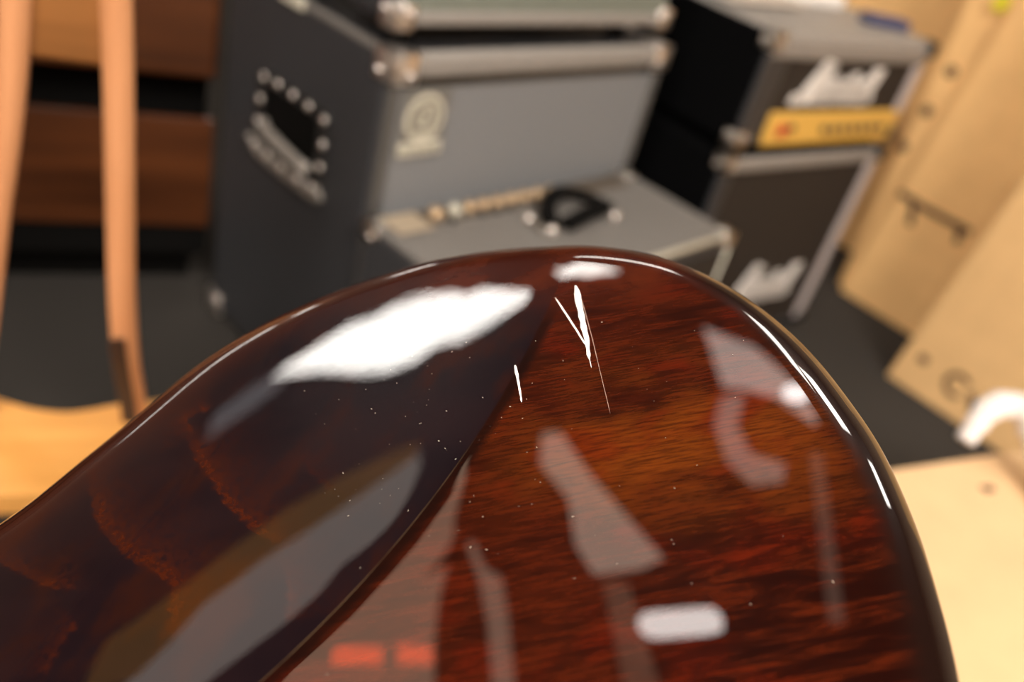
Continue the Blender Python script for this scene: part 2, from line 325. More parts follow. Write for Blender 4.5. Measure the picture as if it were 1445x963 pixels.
def build_body():
    MA = 960; ang = np.linspace(-np.pi, np.pi, MA + 1)[:-1]; rho = rho_at(ang)
    k = np.exp(-.5 * (np.arange(-12, 13) / 5.) ** 2); k /= k.sum(); rho = np.convolve(np.concatenate([rho[-12:], rho, rho[:12]]), k, 'valid')
    D = np.stack([np.cos(ang), np.sin(ang)], -1); P = CEN + D * rho[:, None]
    T = np.roll(P, -1, 0) - np.roll(P, 1, 0); N = np.stack([T[:, 1], -T[:, 0]], -1); N /= np.linalg.norm(N, axis=1)[:, None]
    cs = (N * D).sum(1)
    tt = RW * (1 - np.sin(np.linspace(0, np.pi / 2, 34)))[::-1]
    rows = [(rho - t / cs, np.full(MA, t)) for t in tt]; r0 = rho - RW / cs
    for q in np.linspace(1, .012, 130)[1:]: rows.append((r0 * q, np.full(MA, RW + (1 - q) * .12)))
    Rr = np.stack([r[0] for r in rows]); TT = np.stack([r[1] for r in rows])
    X = CEN[0] + Rr * np.cos(ang); Y = CEN[1] + Rr * np.sin(ang); SD = sdist(X, Y); Z = carve(SD, Y) + rimz(TT)
    # side wall down to the other face, with a small round-over below
    zt = Z[0]; ex = []
    for f in (.15, .4, .65): ex.append((P[:, 0], P[:, 1], zt + (-TH + .004 - zt) * f))
    for q in np.linspace(0, np.pi / 2, 6):
        o = .004 * (1 - np.cos(q)); ex.append((P[:, 0] - N[:, 0] * o, P[:, 1] - N[:, 1] * o, np.minimum(zt - .001, -TH + .004) * 0 + (-TH + .004 - .004 * np.sin(q))))
    nE = len(ex)
    EX = np.stack([e[0] for e in ex])[::-1]; EY = np.stack([e[1] for e in ex])[::-1]; EZ = np.stack([e[2] for e in ex])[::-1]
    X2 = np.vstack([EX, X]); Y2 = np.vstack([EY, Y]); Z2 = np.vstack([EZ, Z])
    S2 = np.vstack([np.tile(SD[0], (nE, 1)), SD]); T2 = np.vstack([np.zeros((nE, MA)), TT])
    nr = X2.shape[0]; V = np.stack([X2, Y2, Z2], -1).reshape(-1, 3)
    i = np.arange(nr - 1)[:, None] * MA; j = np.arange(MA)[None, :]; jn = (j + 1) % MA
    F = np.stack([i + j, i + jn, i + MA + jn, i + MA + j], -1).reshape(-1, 4).tolist()
    F.append(list(range((nr - 1) * MA, nr * MA))); F.append(list(range(MA - 1, -1, -1)))
    me = bpy.data.meshes.new('body'); me.from_pydata(V.tolist(), [], F); me.update()
    VV = vein_value(X2, Y2)
    for nm, arr in (('carve', S2), ('edge', T2), ('vein', VV)):
        at = me.attributes.new(nm, 'FLOAT', 'POINT'); at.data.foreach_set('value', arr.reshape(-1).astype(np.float32))
    return me
def body_material():
    m = bpy.data.materials.new('sunburst_lacquer'); m.use_nodes = True; nt = m.node_tree; L = nt.links; b = nt.nodes['Principled BSDF']
    def nd(t, **k):
        n = nt.nodes.new(t)
        for a, v in k.items(): setattr(n, a, v)
        return n
    def mth(op, a, c=None, clamp=False):
        n = nd('ShaderNodeMath', operation=op, use_clamp=clamp)
        for i, v in enumerate((a, c)):
            if v is None: continue
            if isinstance(v, (int, float)): n.inputs[i].default_value = v
            else: L.new(v, n.inputs[i])
        return n.outputs[0]
    def ss(v, a, c, o0=0., o1=1.):
        n = nd('ShaderNodeMapRange', interpolation_type='SMOOTHSTEP')
        for i, q in enumerate((a, c, o0, o1)): n.inputs[i + 1].default_value = q
        L.new(v, n.inputs[0]); return n.outputs[0]
    def mix(f, a, c):
        n = nd('ShaderNodeMix', data_type='RGBA')
        for s, v in ((n.inputs[0], f), (n.inputs[6], a), (n.inputs[7], c)):
            if isinstance(v, tuple): s.default_value = (*v, 1)
            elif isinstance(v, (int, float)): s.default_value = v
            else: L.new(v, s)
        return n.outputs[2]
    tc = nd('ShaderNodeTexCoord')
    def noise(scale, rot=0., detail=6, rough=.55, dist=0.):
        mp = nd('ShaderNodeMapping'); mp.vector_type = 'TEXTURE' if False else 'POINT'
        mp.inputs['Rotation'].default_value = (0, 0, rot); mp.inputs['Scale'].default_value = scale
        n = nd('ShaderNodeTexNoise'); n.inputs['Scale'].default_value = 1; n.inputs['Detail'].default_value = detail; n.inputs['Roughness'].default_value = rough
        n.inputs['Distortion'].default_value = dist
        r = nd('ShaderNodeVectorRotate', rotation_type='Z_AXIS'); r.inputs['Angle'].default_value = rot
        L.new(tc.outputs['Object'], r.inputs[0]); mp.inputs['Rotation'].default_value = (0, 0, 0)
        L.new(r.outputs[0], mp.inputs[0]); L.new(mp.outputs[0], n.inputs['Vector']); return n.outputs['Fac']
    carve_a = nd('ShaderNodeAttribute', attribute_name='carve').outputs['Fac']; edge_a = nd('ShaderNodeAttribute', attribute_name='edge').outputs['Fac']
    GR = math.radians(-11)
    vein_a = nd('ShaderNodeAttribute', attribute_name='vein').outputs['Fac']
    grain = noise((70, 900, 60), GR, 7, .7, .2); streak = noise((26, 170, 30), GR, 7, .68, .8); cloud = noise((16, 26, 20), GR, 3, .5)
    # flat: red brown with dark streaks and an orange glow towards the middle of the back (the stain itself)
    sep = nd('ShaderNodeSeparateXYZ'); L.new(tc.outputs['Object'], sep.inputs[0])
    dx = mth('DIVIDE', mth('SUBTRACT', sep.outputs[0], .044), .085); dy = mth('DIVIDE', mth('SUBTRACT', sep.outputs[1], -.008), .045)
    rad = mth('SQRT', mth('ADD', mth('MULTIPLY', dx, dx), mth('MULTIPLY', dy, dy)))
    glow = mth('MULTIPLY', ss(rad, 1.3, .1), ss(cloud, .35, .60))
    base = mix(ss(streak, .30, .68), (.0125, .0018, .0007), (.046, .0058, .0012))
    base = mix(mth('MULTIPLY', glow, .8), base, (.105, .022, .002))
    redp = noise((22, 40, 20), GR, 4, .5); base = mix(mth('MULTIPLY', ss(redp, .50, .66), .5), base, (.080, .0050, .0008))
    base = mix(mth('MULTIPLY', ss(grain, .60, .36), .62), base, (.0062, .0010, .0004))
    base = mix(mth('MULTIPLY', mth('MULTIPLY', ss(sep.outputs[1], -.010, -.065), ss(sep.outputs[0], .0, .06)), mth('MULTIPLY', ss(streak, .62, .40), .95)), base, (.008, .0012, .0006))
    base = mix(mth('MULTIPLY', ss(edge_a, .028, .013), ss(sep.outputs[0], .035, .075)), base, (.0080, .0030, .0020))  # dark burst rim, deepened to carry the rim's dark reflection
    # carved bevel: dark plum stain with rusty figure veins
    fine = noise((420, 420, 200), 0, 5, .7); patch = noise((24, 24, 20), .4, 2, .5)
    plum = mix(ss(cloud, .3, .7), (.0045, .0022, .0032), (.0095, .0040, .0046))
    soft = noise((38, 20, 20), .5, 4, .6); plum = mix(mth('MULTIPLY', ss(soft, .48, .68), .60), plum, (.022, .0045, .0016))
    plum = mix(mth('MULTIPLY', mth('MULTIPLY', vein_a, ss(fine, .30, .62)), .9), plum, (.040, .0062, .0014))
    plum = mix(mth('MULTIPLY', ss(edge_a, .034, .016), .75), plum, (.030, .0062, .0030))
    mask = ss(carve_a, -.0004, .0010)
    crease_shade = mth('MULTIPLY', ss(carve_a, -.0062, -.0020), ss(sep.outputs[1], .070, .045))
    base = mix(mth('MULTIPLY', crease_shade, .85), base, (.0045, .0014, .0009))  # reflected shade beside the crease, put into the stain colour
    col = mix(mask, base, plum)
    wear = mth('MULTIPLY', mth('MULTIPLY', ss(carve_a, -.0001, .0002), ss(carve_a, .0006, .0003)), ss(sep.outputs[1], .020, -.055))
    col = mix(mth('MULTIPLY', wear, mth('MULTIPLY', ss(patch, .35, .6), .45)), col, (.13, .080, .040))
    apex = mth('MULTIPLY', mth('MULTIPLY', ss(sep.outputs[1], .052, .082), ss(sep.outputs[0], .075, .03)), ss(sep.outputs[0], -.10, -.02))
    rust = noise((30, 60, 20), GR, 5, .6, .4)
    col = mix(mth('MULTIPLY', apex, .85), col, mix(ss(rust, .35, .65), (.026, .0045, .0020), (.060, .0100, .0028)))
    # apex of the body, where the carve runs out, stays red brown
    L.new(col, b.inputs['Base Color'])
    b.inputs['Roughness'].default_value = .30; b.inputs['Specular IOR Level'].default_value = .04
    b.inputs['Coat Weight'].default_value = 1.0; b.inputs['Coat Roughness'].default_value = .005; b.inputs['Coat IOR'].default_value = 1.52
    bn = noise((75, 75, 75), 0, 3, .55); bp = nd('ShaderNodeBump'); bp.inputs['Distance'].default_value = .00012; L.new(mth('ADD', mth('MULTIPLY', mask, .05), .04), bp.inputs['Strength'])
    L.new(bn, bp.inputs['Height']); L.new(bp.outputs[0], b.inputs['Coat Normal'])
    return m
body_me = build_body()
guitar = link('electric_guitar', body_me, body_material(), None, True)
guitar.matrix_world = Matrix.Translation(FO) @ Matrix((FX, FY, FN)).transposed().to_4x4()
tag(guitar, 'glossy dark sunburst electric guitar body with carved contour and white scratches', 'guitar')
def sliver(name, pts, mat, lift=.00025, th=.00015):
    """a thin raised chip of broken lacquer lying on the top face; pts in cm of the face"""
    b = bmesh.new(); P = np.array(pts) / 100; z = top_z(P[:, 0], P[:, 1])
    A = [b.verts.new((x, y, zz + lift)) for (x, y), zz in zip(P, z)]; B = [b.verts.new((x, y, zz + lift - th * 3)) for (x, y), zz in zip(P, z)]
    b.faces.new(A); n = len(A)
    for i in range(n): b.faces.new((A[i], A[(i + 1) % n], B[(i + 1) % n], B[i]))
    return from_bm(name, b, mat, guitar)
def streak_poly(path, w0, w1, jag=0.0, n=14):
    pts = [np.array(p) for p in path]; cum = [0]
    for a, c in zip(pts[:-1], pts[1:]): cum.append(cum[-1] + np.linalg.norm(c - a))
    L_, R_ = [], []
    for k in range(n + 1):
        s = cum[-1] * k / n; i = max(j for j in range(len(cum)) if cum[j] <= s + 1e-9); i = min(i, len(pts) - 2)
        p = pts[i] + (pts[i + 1] - pts[i]) * ((s - cum[i]) / (cum[i + 1] - cum[i])); d = pts[i + 1] - pts[i]; d = d / np.linalg.norm(d); nn = np.array([-d[1], d[0]])
        w_ = (w0 + (w1 - w0) * k / n) / 2 * math.sin(math.pi * min(1, (k + .6) / (n * .25)) / 2) * (1 if k < n else .2)
        L_.append(p + nn * (w_ + random.uniform(-jag, jag))); R_.append(p - nn * (w_ + random.uniform(-jag, jag)))
    return [tuple(p) for p in L_ + R_[::-1]]
M_chip = new_mat('chipped_lacquer', (.80, .74, .68), .6, noise=.1, nscale=900)
M_chip2 = new_mat('fine_scratch', (.34, .22, .17), .6, noise=.1, nscale=900)
sliver('scratch', streak_poly([(.65, 7.20), (.85, 5.4), (1.06, 3.1)], .34, .14, .03), M_chip)
sliver('scratch', streak_poly([(-.25, 6.53), (.36, 5.2), (.95, 3.85)], .075, .07, .008), M_chip)
sliver('scratch', streak_poly([(.98, 4.1), (1.02, 3.4), (1.10, 2.7)], .05, .02, .004), M_chip)
sliver('scratch', streak_poly([(-2.0, 2.95), (-1.85, 1.95), (-1.745, 1.1)], .14, .05, .012), M_chip)
sliver('scratch', streak_poly([(.70, 7.13), (.95, 6.0), (1.22, 4.2), (1.46, 2.34), (1.704, .5)], .028, .014, .002, 20), M_chip2)
db = bmesh.new()
for k in range(110):
    x, y = random.gauss(-5.5, 3.0), random.gauss(0.5, 3.2)
    if k > 85: x, y = random.uniform(0, 9), random.uniform(-8, 6)
    x /= 100; y /= 100; r = random.uniform(.00006, .00013); a = random.uniform(0, 3.14); L_ = r * random.choice((1, 1, 1.5, 3))
    z = float(top_z(x, y)[0]) + .0002
    if math.hypot(x - CEN[0], y - CEN[1]) > float(rho_at(np.array([math.atan2(y - CEN[1], x - CEN[0])]))[0]) - .022: continue
    v = [db.verts.new((x + math.cos(a) * p * L_ - math.sin(a) * q * r, y + math.sin(a) * p * L_ + math.cos(a) * q * r, z)) for p, q in ((-1, -1), (1, -1), (1, 1), (-1, 1))]
    t = db.verts.new((x, y, z + r)); db.faces.new(v)
    for i in range(4): db.faces.new((v[i], v[(i + 1) % 4], t))
dust = from_bm('dust', db, new_mat('dust', (.50, .42, .33), .8, noise=.1, nscale=900), guitar); dust['kind'] = 'stuff'

# stool that carries the guitar body
seat_c = FO + FX * (-.045) + FY * (-.10) + FN * (-.0640)
stool = empty('work_stool', (seat_c.x, seat_c.y, 0), 0, 'black work stool with tilted round seat under the guitar body', 'stool')
Ml = Matrix((FX, FY, FN)).transposed().to_4x4()
b = cyl_bm(.085, .085, .03, 36, bev=.008); bmesh.ops.translate(b, verts=b.verts, vec=(0, 0, -.03)); bmesh.ops.transform(b, matrix=Matrix.Translation((0, 0, seat_c.z)) @ Ml, verts=b.verts)
from_bm('seat', b, M_blackp, stool, True)
from_bm('pole', cyl_bm(.018, .018, seat_c.z - .05 - .06, 20, Matrix.Translation((0, 0, .07))), M_steel, stool, True)
for k in range(5):
    a = 2 * math.pi * k / 5 + .3
    from_bm('leg', sweep_bm([(0, 0, .08), (.12 * math.cos(a), .12 * math.sin(a), .05), (.22 * math.cos(a), .22 * math.sin(a), .012)], circ(.012, 10)), M_blackp, stool, True)

# ------------------------------------------------------------------ large bass cabinet with its head
AX, AY, AYAW, AW, AD, AH = -.2548, 1.1384, .9296, .6236, .4055, .6607
def corner(parent, x, y, z, sx, sy, sz, s=.040, mat=None):
    """metal corner cap: three rounded flaps that wrap a cabinet corner; sx, sy, sz point outwards"""
    b = bmesh.new(); e = .003
    def bx(x0, x1, y0, y1, z0, z1): box_bm(min(x0, x1), max(x0, x1), min(y0, y1), max(y0, y1), min(z0, z1), max(z0, z1), .0012, 1, b)
    bx(x + sx * e, x - sx * s, y + sy * e, y - sy * .004, z + sz * e, z - sz * s)
    bx(x + sx * e, x - sx * .004, y + sy * e, y - sy * s, z + sz * e, z - sz * s)
    bx(x + sx * e, x - sx * s, y + sy * e, y - sy * s, z + sz * e, z - sz * .004)
    sph_bm(.021, Matrix.Translation((x - sx * .015, y - sy * .015, z - sz * .015)), 18, b)
    for p in ((x - sx * s * .7, y + sy * e, z - sz * s * .7), (x + sx * e, y - sy * s * .7, z - sz * s * .7)): sph_bm(.0055, Matrix.Translation(p), 10, b)
    return from_bm('corner_cap', b, mat or M_chrome, parent, True)
bass = empty('bass_cabinet', (AX, AY, 0), AYAW, 'large grey fronted bass speaker cabinet with side handle plate', 'speaker cabinet')
# shell with a front opening
def shell(parent, w_, d, z0, z1, rim_, mat, recess=.014, bev=.012, top_rim=None, mat_front=None):
    tr = rim_ if top_rim is None else top_rim
    b = bmesh.new()
    box_bm(0, w_, recess + .012, d, z0, z1, 0, 1, b)
    return b
zb = .022
sh = box_bm(0, AW, 0, AD, zb, AH, .014, 3)
cab = from_bm('cabinet', sh, M_vinyl, bass, False)
# front frame rails in worn vinyl: proud of the grille
fr = bmesh.new()
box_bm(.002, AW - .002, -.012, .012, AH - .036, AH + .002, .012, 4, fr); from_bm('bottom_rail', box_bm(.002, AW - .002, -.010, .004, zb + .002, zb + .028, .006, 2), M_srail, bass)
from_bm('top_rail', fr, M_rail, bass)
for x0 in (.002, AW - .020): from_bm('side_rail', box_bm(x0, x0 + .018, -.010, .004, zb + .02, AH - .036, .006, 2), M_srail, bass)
from_bm('grille', box_bm(.020, AW - .020, -.005, .006, zb + .028, AH - .046), M_grille, bass)
from_bm('grille_edge', box_bm(.020, AW - .020, -.006, .006, AH - .047, AH - .034), M_blackp, bass)
for sx in (0, 1):
    for sz in (0, 1):
        for sy in (0, 1):
            corner(bass, AW * sx, -.010 if sy == 0 else AD, AH if sz else zb, 1 if sx else -1, 1 if sy else -1, 1 if sz else -1)
for sx in (.06, AW - .06):
    for sy in (.05, AD - .05): from_bm('foot', cyl_bm(.02, .018, zb + .002, 16, Matrix.Translation((sx, sy, 0))), M_blackp, bass)
for sx, x0 in ((0, -.0015), (1, AW - .0125)):
    from_bm('side_edge', box_bm(x0, x0 + .014, .01, AD - .01, AH - .011, AH + .0015, .005, 2), M_vinylg, bass)
from_bm('side_bracket', box_bm(-.006, .004, .200, .262, AH - .014, AH + .004, .003, 2), M_cream, bass)
# badge: square plate, ring emblem with a letter, lettered strip
bd = bmesh.new()
box_bm(.028, .114, -.0085, -.004, .514, .612, .002, 1, bd)
badge = from_bm('badge', bd, new_mat('badge_plate', (.13, .12, .105), .5, noise=.05, nscale=60), bass)
def ring_pts(cx, cz, r, n=20, a0=0, a1=2 * math.pi): return [(cx + r * math.cos(a0 + (a1 - a0) * k / n), cz + r * math.sin(a0 + (a1 - a0) * k / n)) for k in range(n + 1)]
pl = extrude_poly(ring_pts(.070, .570, .036, 28)[:-1], -.0105, -.008)
from_bm('emblem', pl, M_cream, badge)
# stylised letter "a" inside the disc: bowl, stem and tail
let = stroke_bm([ring_pts(.064, .566, .013, 16), [(.079, .582), (.079, .552)], ring_pts(.070, .570, .025, 18, -.6, 4.0)], .0055, -.0116, -.0102)
from_bm('letter', let, new_mat('badge_grey', (.20, .18, .145), .5, noise=.05, nscale=60), badge)
from_bm('name_strip', box_bm(.031, .111, -.0108, -.008, .514, .534, .001, 1), M_cream, badge)
A_ = [[(0, 0), (.3, 1), (.6, 0)], [(.12, .4), (.48, .4)]]
m_ = [[(.0, 0), (.0, .6)], [(0, .5), (.15, .62), (.28, .5), (.28, 0)], [(.28, .5), (.43, .62), (.56, .5), (.56, 0)]]
p_ = [[(0, -.3), (0, .6)], ring_pts(.2, .3, .22, 12)]
e_ = [[(0, .3), (.42, .3)], ring_pts(.21, .3, .22, 12, 0, 5.4)]
g_ = [ring_pts(.2, .3, .22, 12), [(.42, .6), (.42, -.15), (.2, -.3), (.02, -.2)]]
nm = bmesh.new(); xo = .036
for L_, adv in ((A_, .72), (m_, .70), (p_, .56), (e_, .56), (g_, .56)):
    stroke_bm(L_, .0013, -.0116, -.0106, xo, .520, .021, .0105, .15, nm); xo += adv * .0225
from_bm('lettering', nm, bpy.data.materials['badge_grey'], badge)
# handle plate on the left side (x = 0 face, y runs to the back)
hp = bmesh.new()
y0, y1, z0, z1 = .105, .298, .392, .533
pts = []
for (cx, cz, a0) in ((y1 - .02, z1 - .02, 0), (y0 + .02, z1 - .02, math.pi / 2), (y0 + .02, z0 + .02, math.pi), (y1 - .02, z0 + .02, 1.5 * math.pi)):
    for k in range(6): a = a0 + math.pi / 2 * k / 5; pts.append((cx + .02 * math.cos(a), cz + .02 * math.sin(a)))
RX = Matrix.Rotation(math.pi / 2, 4, 'Z')   # local x -> y
hb = extrude_poly(pts, .0, .004); bmesh.ops.transform(hb, matrix=RX, verts=hb.verts)
plate = from_bm('handle_plate', hb, new_mat('handle_plate_black', (.018, .017, .016), .5, noise=.1, nscale=90), bass)
inn = [((p[0] - .2015) * .74 + .2015, (p[1] - .4625) * .66 + .468) for p in pts]
ib = extrude_poly(inn, .0042, .0055); bmesh.ops.transform(ib, matrix=RX, verts=ib.verts)
from_bm('dish', ib, M_black, plate)
bar = sweep_bm(smooth_path([(-.006, .264, .452), (-.014, .252, .446), (-.015, .205, .439), (-.014, .152, .432), (-.006, .140, .428)], 6), circ(.008, 12, .012))
from_bm('grip_bar', bar, M_dsteel, plate, True)
lip = sweep_bm(smooth_path([(-.004, .298, .420), (-.006, .288, .402), (-.006, .21, .397), (-.006, .125, .398), (-.004, .106, .406)], 6), circ(.005, 8, .013))
from_bm('lower_lip', lip, M_dsteel, plate, True)
for (yy, zz) in ((.281, .520), (.242, .523), (.201, .523), (.160, .522), (.119, .518), (.115, .481), (.115, .445), (.122, .410), (.159, .405), (.203, .405), (.244, .406), (.284, .408), (.288, .445), (.287, .482)):
    s_ = sph_bm(.0066, Matrix.Translation((-.0045 if zz > .43 else -.011, yy, zz)) @ Matrix.Diagonal((.6, 1, 1, 1)), 12)
    from_bm('screw', s_, M_chrome, plate, True)
# amplifier head on top
hz = AH + .034
head = empty('bass_amplifier', (AX, AY, AH + .0005), AYAW, 'silver grilled bass amplifier head standing on the large grey cabinet', 'amplifier')
hw, hd, hh = AW - .035, .30, .26
from_bm('cabinet', box_bm(-.012, hw, 0.0, hd, .034, .034 + hh, .010, 3), M_vinyl, head)
from_bm('lower_rail', box_bm(-.010, hw - .002, -.010, .003, .036, .056, .006, 3), M_rail, head)
from_bm('upper_rail', box_bm(-.010, hw - .002, -.010, .003, .034 + hh - .022, .034 + hh - .003, .006, 3), M_vinylg, head)
from_bm('grille', box_bm(.006, hw - .016, -.006, .003, .056, .034 + hh - .02), M_silverg, head)
for sx in (0, 1):
    for sz in (0, 1): corner(head, -.012 if sx == 0 else hw, -.010, .034 if sz == 0 else .034 + hh, 1 if sx else -1, -1, 1 if sz else -1, .03)
for sx in (.05, hw - .06):
    for sy in (.05, hd - .05): from_bm('foot', cyl_bm(.018, .015, .036, 16, Matrix.Translation((sx, sy, 0))), M_black, head)
hnd = sweep_bm(smooth_path([(-.012, .30, .10), (-.030, .29, .10), (-.032, .2, .10), (-.030, .11, .10), (-.012, .10, .10)], 5), circ(.008, 8, .012))
from_bm('side_handle', hnd, M_blackp, head, True)

# ------------------------------------------------------------------ combo amplifier in front
CX, CY, CYAW, CW, CD, CH = -.0426, .949, .9288, .5998, .2519, .4377
combo = empty('combo_amplifier', (CX, CY, 0), CYAW, 'grey topped combo amplifier with black strap handle', 'amplifier')
from_bm('cabinet', box_bm(0, CW, 0, CD, .018, CH - .006, .008, 2), M_vinyl, combo)
from_bm('top_cover', box_bm(.001, CW - .001, .001, CD - .001, CH - .012, CH, .005, 2), M_vinylg, combo)
from_bm('front_piping', sweep_bm([(.004, .003, CH - .003), (CW - .004, .003, CH - .003)], circ(.005, 8)), M_cream, combo, True)
from_bm('side_piping', sweep_bm([(CW - .003, .003, CH - .003), (CW - .003, .003, .03)], circ(.006, 8), Vector((1, 0, 0))), M_cream, combo, True)
from_bm('grille', box_bm(.02, CW - .02, -.004, .004, .04, CH - .03), M_grilled, combo)
cpan = from_bm('control_panel', box_bm(.015, CW - .05, .204, CD - .012, CH - .001, CH + .004, .0015, 1), new_mat('panel_bronze', (.11, .085, .062), .4, .4, noise=.06, nscale=60), combo)
from_bm('panel_plate', box_bm(.012, .075, .190, CD - .012, CH + .0035, CH + .006, .001, 1), new_mat('plate_pale_brass', (.42, .33, .23), .4, .3, noise=.05, nscale=60), combo)
for kx, m__, rr in ((.098, M_goldknob, .012), (.135, M_cream, .011), (.165, M_goldknob, .010), (.195, M_goldknob, .010), (.225, M_goldknob, .010), (.255, M_goldknob, .010), (.285, M_goldknob, .010), (.315, M_goldknob, .010), (.345, M_goldknob, .010)):
    k = cyl_bm(rr, rr * .85, .016, 18, Matrix.Translation((kx, .216, CH + .003)), bev=.002)
    kn = from_bm('knob', k, m__, combo, True)
    from_bm('pointer', box_bm(kx - .001, kx + .001, .216 - rr, .216, CH + .0185, CH + .0198), M_blackp, kn)
for kx in (.118, .18, .21, .24): from_bm('jack', cyl_bm(.005, .005, .006, 12, Matrix.Translation((kx, .200, CH + .003))), M_blackp, combo, True)
hprof = [(-.013, -.005), (.013, -.005), (.013, .005), (-.013, .005)]
hs = smooth_path([(.255, .128, CH + .010), (.275, .158, CH + .018), (.31, .182, CH + .022), (.352, .194, CH + .020), (.385, .180, CH + .016), (.404, .150, CH + .012), (.390, .136, CH + .016), (.33, .124, CH + .018), (.275, .116, CH + .012)], 6)
han = from_bm('strap_handle', sweep_bm(hs, hprof), M_black, combo)
for hx in (.247, .407):
    cp = box_bm(hx - .012, hx + .012, .118, .158, CH + .001, CH + .009, .003, 2)
    e_c = from_bm('handle_end', cp, M_steel, han, True)
for (hx, hy) in ((.242, .162), (.251, .120), (.394, .163), (.401, .118)):
    from_bm('screw', sph_bm(.008, Matrix.Translation((hx, hy, CH + .006)), 12), M_chrome, han, True)
for sx in (0, 1):
    for sy in (0, 1): corner(combo, CW * sx, CD * sy, CH, 1 if sx else -1, 1 if sy else -1, 1, .026, M_steel)
for sx in (.05, CW - .05):
    for sy in (.04, CD - .04): from_bm('foot', cyl_bm(.016, .014, .02, 14, Matrix.Translation((sx, sy, 0))), M_blackp, combo)

# ------------------------------------------------------------------ small half stack on the right
MX, MY, MYAW, MW, MD, MH, MS = .28847, 1.65035, .7914, .57187, .325, .72949, .519
SCRIPT = {  # hand drawn script strokes, unit height
 'M': ([[(-.35, .02), (-.22, .0), (-.08, .12), (.24, 1.0)], [(.24, 1.0), (.34, .30)], [(.34, .30), (.56, .92)], [(.56, .92), (.58, .0), (.68, .0)]], .74),
 'a': ([[(.38, .40), (.20, .48), (.04, .28), (.08, .04), (.22, .02), (.38, .30)], [(.40, .46), (.36, .08), (.48, .0)]], .48),
 'r': ([[(.02, .46), (.06, .0)], [(.05, .30), (.20, .48), (.34, .44)]], .36),
 's': ([[(.30, .46), (.10, .44), (.10, .28), (.28, .20), (.26, .02), (.02, .02)]], .36),
 'h': ([[(.04, .66), (.04, .0)], [(.04, .28), (.20, .48), (.32, .36), (.32, .0)]], .44),
 'l': ([[(.06, .80), (.06, .06), (.14, .0)]], .22)}
def script_logo(parent, x0, z0, width, height, y, mat, thick, under=True):
    tot = sum(SCRIPT[c][1] for c in 'Marshall'); k = (width - .28 * height) / tot; b = bmesh.new(); x = x0 + .35 * k
    for c in 'Marshall':
        st, adv = SCRIPT[c]; st = st + [[(-.1, .02), (adv + .02, .02)]]; stroke_bm(st, thick, y - .004, y + .001, x, z0, k, height, .0, b); x += adv * k
    bmesh.ops.transform(b, matrix=Matrix(((1, 0, .30, -.30 * z0), (0, 1, 0, 0), (0, 0, 1, 0), (0, 0, 0, 1))), verts=b.verts)
    return from_bm('script_logo', b, mat, parent)
mcab = empty('guitar_cabinet', (MX, MY, 0), MYAW, 'black speaker cabinet on the floor under the gold panelled head', 'speaker cabinet')
def stack_unit(t, z0, z1, gold):
    from_bm('cabinet', box_bm(0, MW, 0, MD, z0, z1, .010, 3), M_vinylb, t)
    f = bmesh.new()
    box_bm(.006, MW - .006, -.012, .003, z1 - (.046 if gold else .034), z1 - .004, .008, 3, f)
    from_bm('top_rail', f, M_rail, t)
    if gold: from_bm('top_cover', box_bm(.004, MW - .004, -.006, MD - .006, z1 - .012, z1 + .002, .005, 2), M_rail, t)
    from_bm('left_rail', box_bm(.002, .040 if not gold else .070, -.010, .003, z0 + .004, z1 - .03, .006, 2), M_vinyl, t)
    from_bm('bottom_rail', box_bm(.006, MW - .006, -.010, .003, z0 + .004, z0 + .016, .003, 2), M_vinyl, t)
    from_bm('grille', box_bm(.040, MW - .030, -.006, .003, z0 + .016, z1 - .03), M_grilled, t)
    from_bm('piping', box_bm(MW - .046, MW - .014, -.011, .003, z0 + (.012 if not gold else .065), z1 - (.036 if not gold else .05), .003, 2), M_piping, t)
    for sx in (0, 1):
        for sz in (0, 1):
            front_chrome = (sx == 0)
            corner(t, MW * sx, -.012, z1 if sz else z0, 1 if sx else -1, -1, 1 if sz else -1, .030, M_steel if front_chrome else M_blackp)
            corner(t, MW * sx, MD, z1 if sz else z0, 1 if sx else -1, 1, 1 if sz else -1, .030, M_blackp)
stack_unit(mcab, .020, MS - .026, False)
for sx in (.06, MW - .06):
    for sy in (.05, MD - .05): from_bm('foot', cyl_bm(.018, .016, .022, 14, Matrix.Translation((sx, sy, 0))), M_blackp, mcab)
script_logo(mcab, .205, .125, .225, .085, -.006, M_white, .019)
mhead = empty('guitar_amplifier', (MX, MY, MS - .0255), MYAW, 'black guitar amplifier head with gold control panel and white script logo', 'amplifier')
hz1 = MH - MS + .0255
stack_unit(mhead, .020, hz1, True)
for sx in (.06, MW - .06):
    for sy in (.05, MD - .05): from_bm('foot', cyl_bm(.016, .014, .022, 14, Matrix.Translation((sx, sy, 0))), M_blackp, mhead)
zo = MS - .0255
script_logo(mhead, .135, .607 - zo, .255, .070, -.006, M_white, .0185)
gp = from_bm('control_panel', box_bm(.082, .548, -.012, -.004, .515 - zo, .582 - zo, .002, 1), M_gold, mhead)
from_bm('switch', box_bm(.118, .142, -.019, -.011, .536 - zo, .558 - zo, .002, 1), M_red, gp)
from_bm('jack', cyl_bm(.008, .007, .008, 14, Matrix.Translation((.158, -.011, .552 - zo)) @ Matrix.Rotation(math.pi / 2, 4, 'X')), M_blackp, gp, True)
for kx in np.linspace(.275, .490, 7):
    from_bm('knob', cyl_bm(.0085, .007, .010, 16, Matrix.Translation((kx, -.011, .546 - zo)) @ Matrix.Rotation(math.pi / 2, 4, 'X')), M_knob, gp, True)
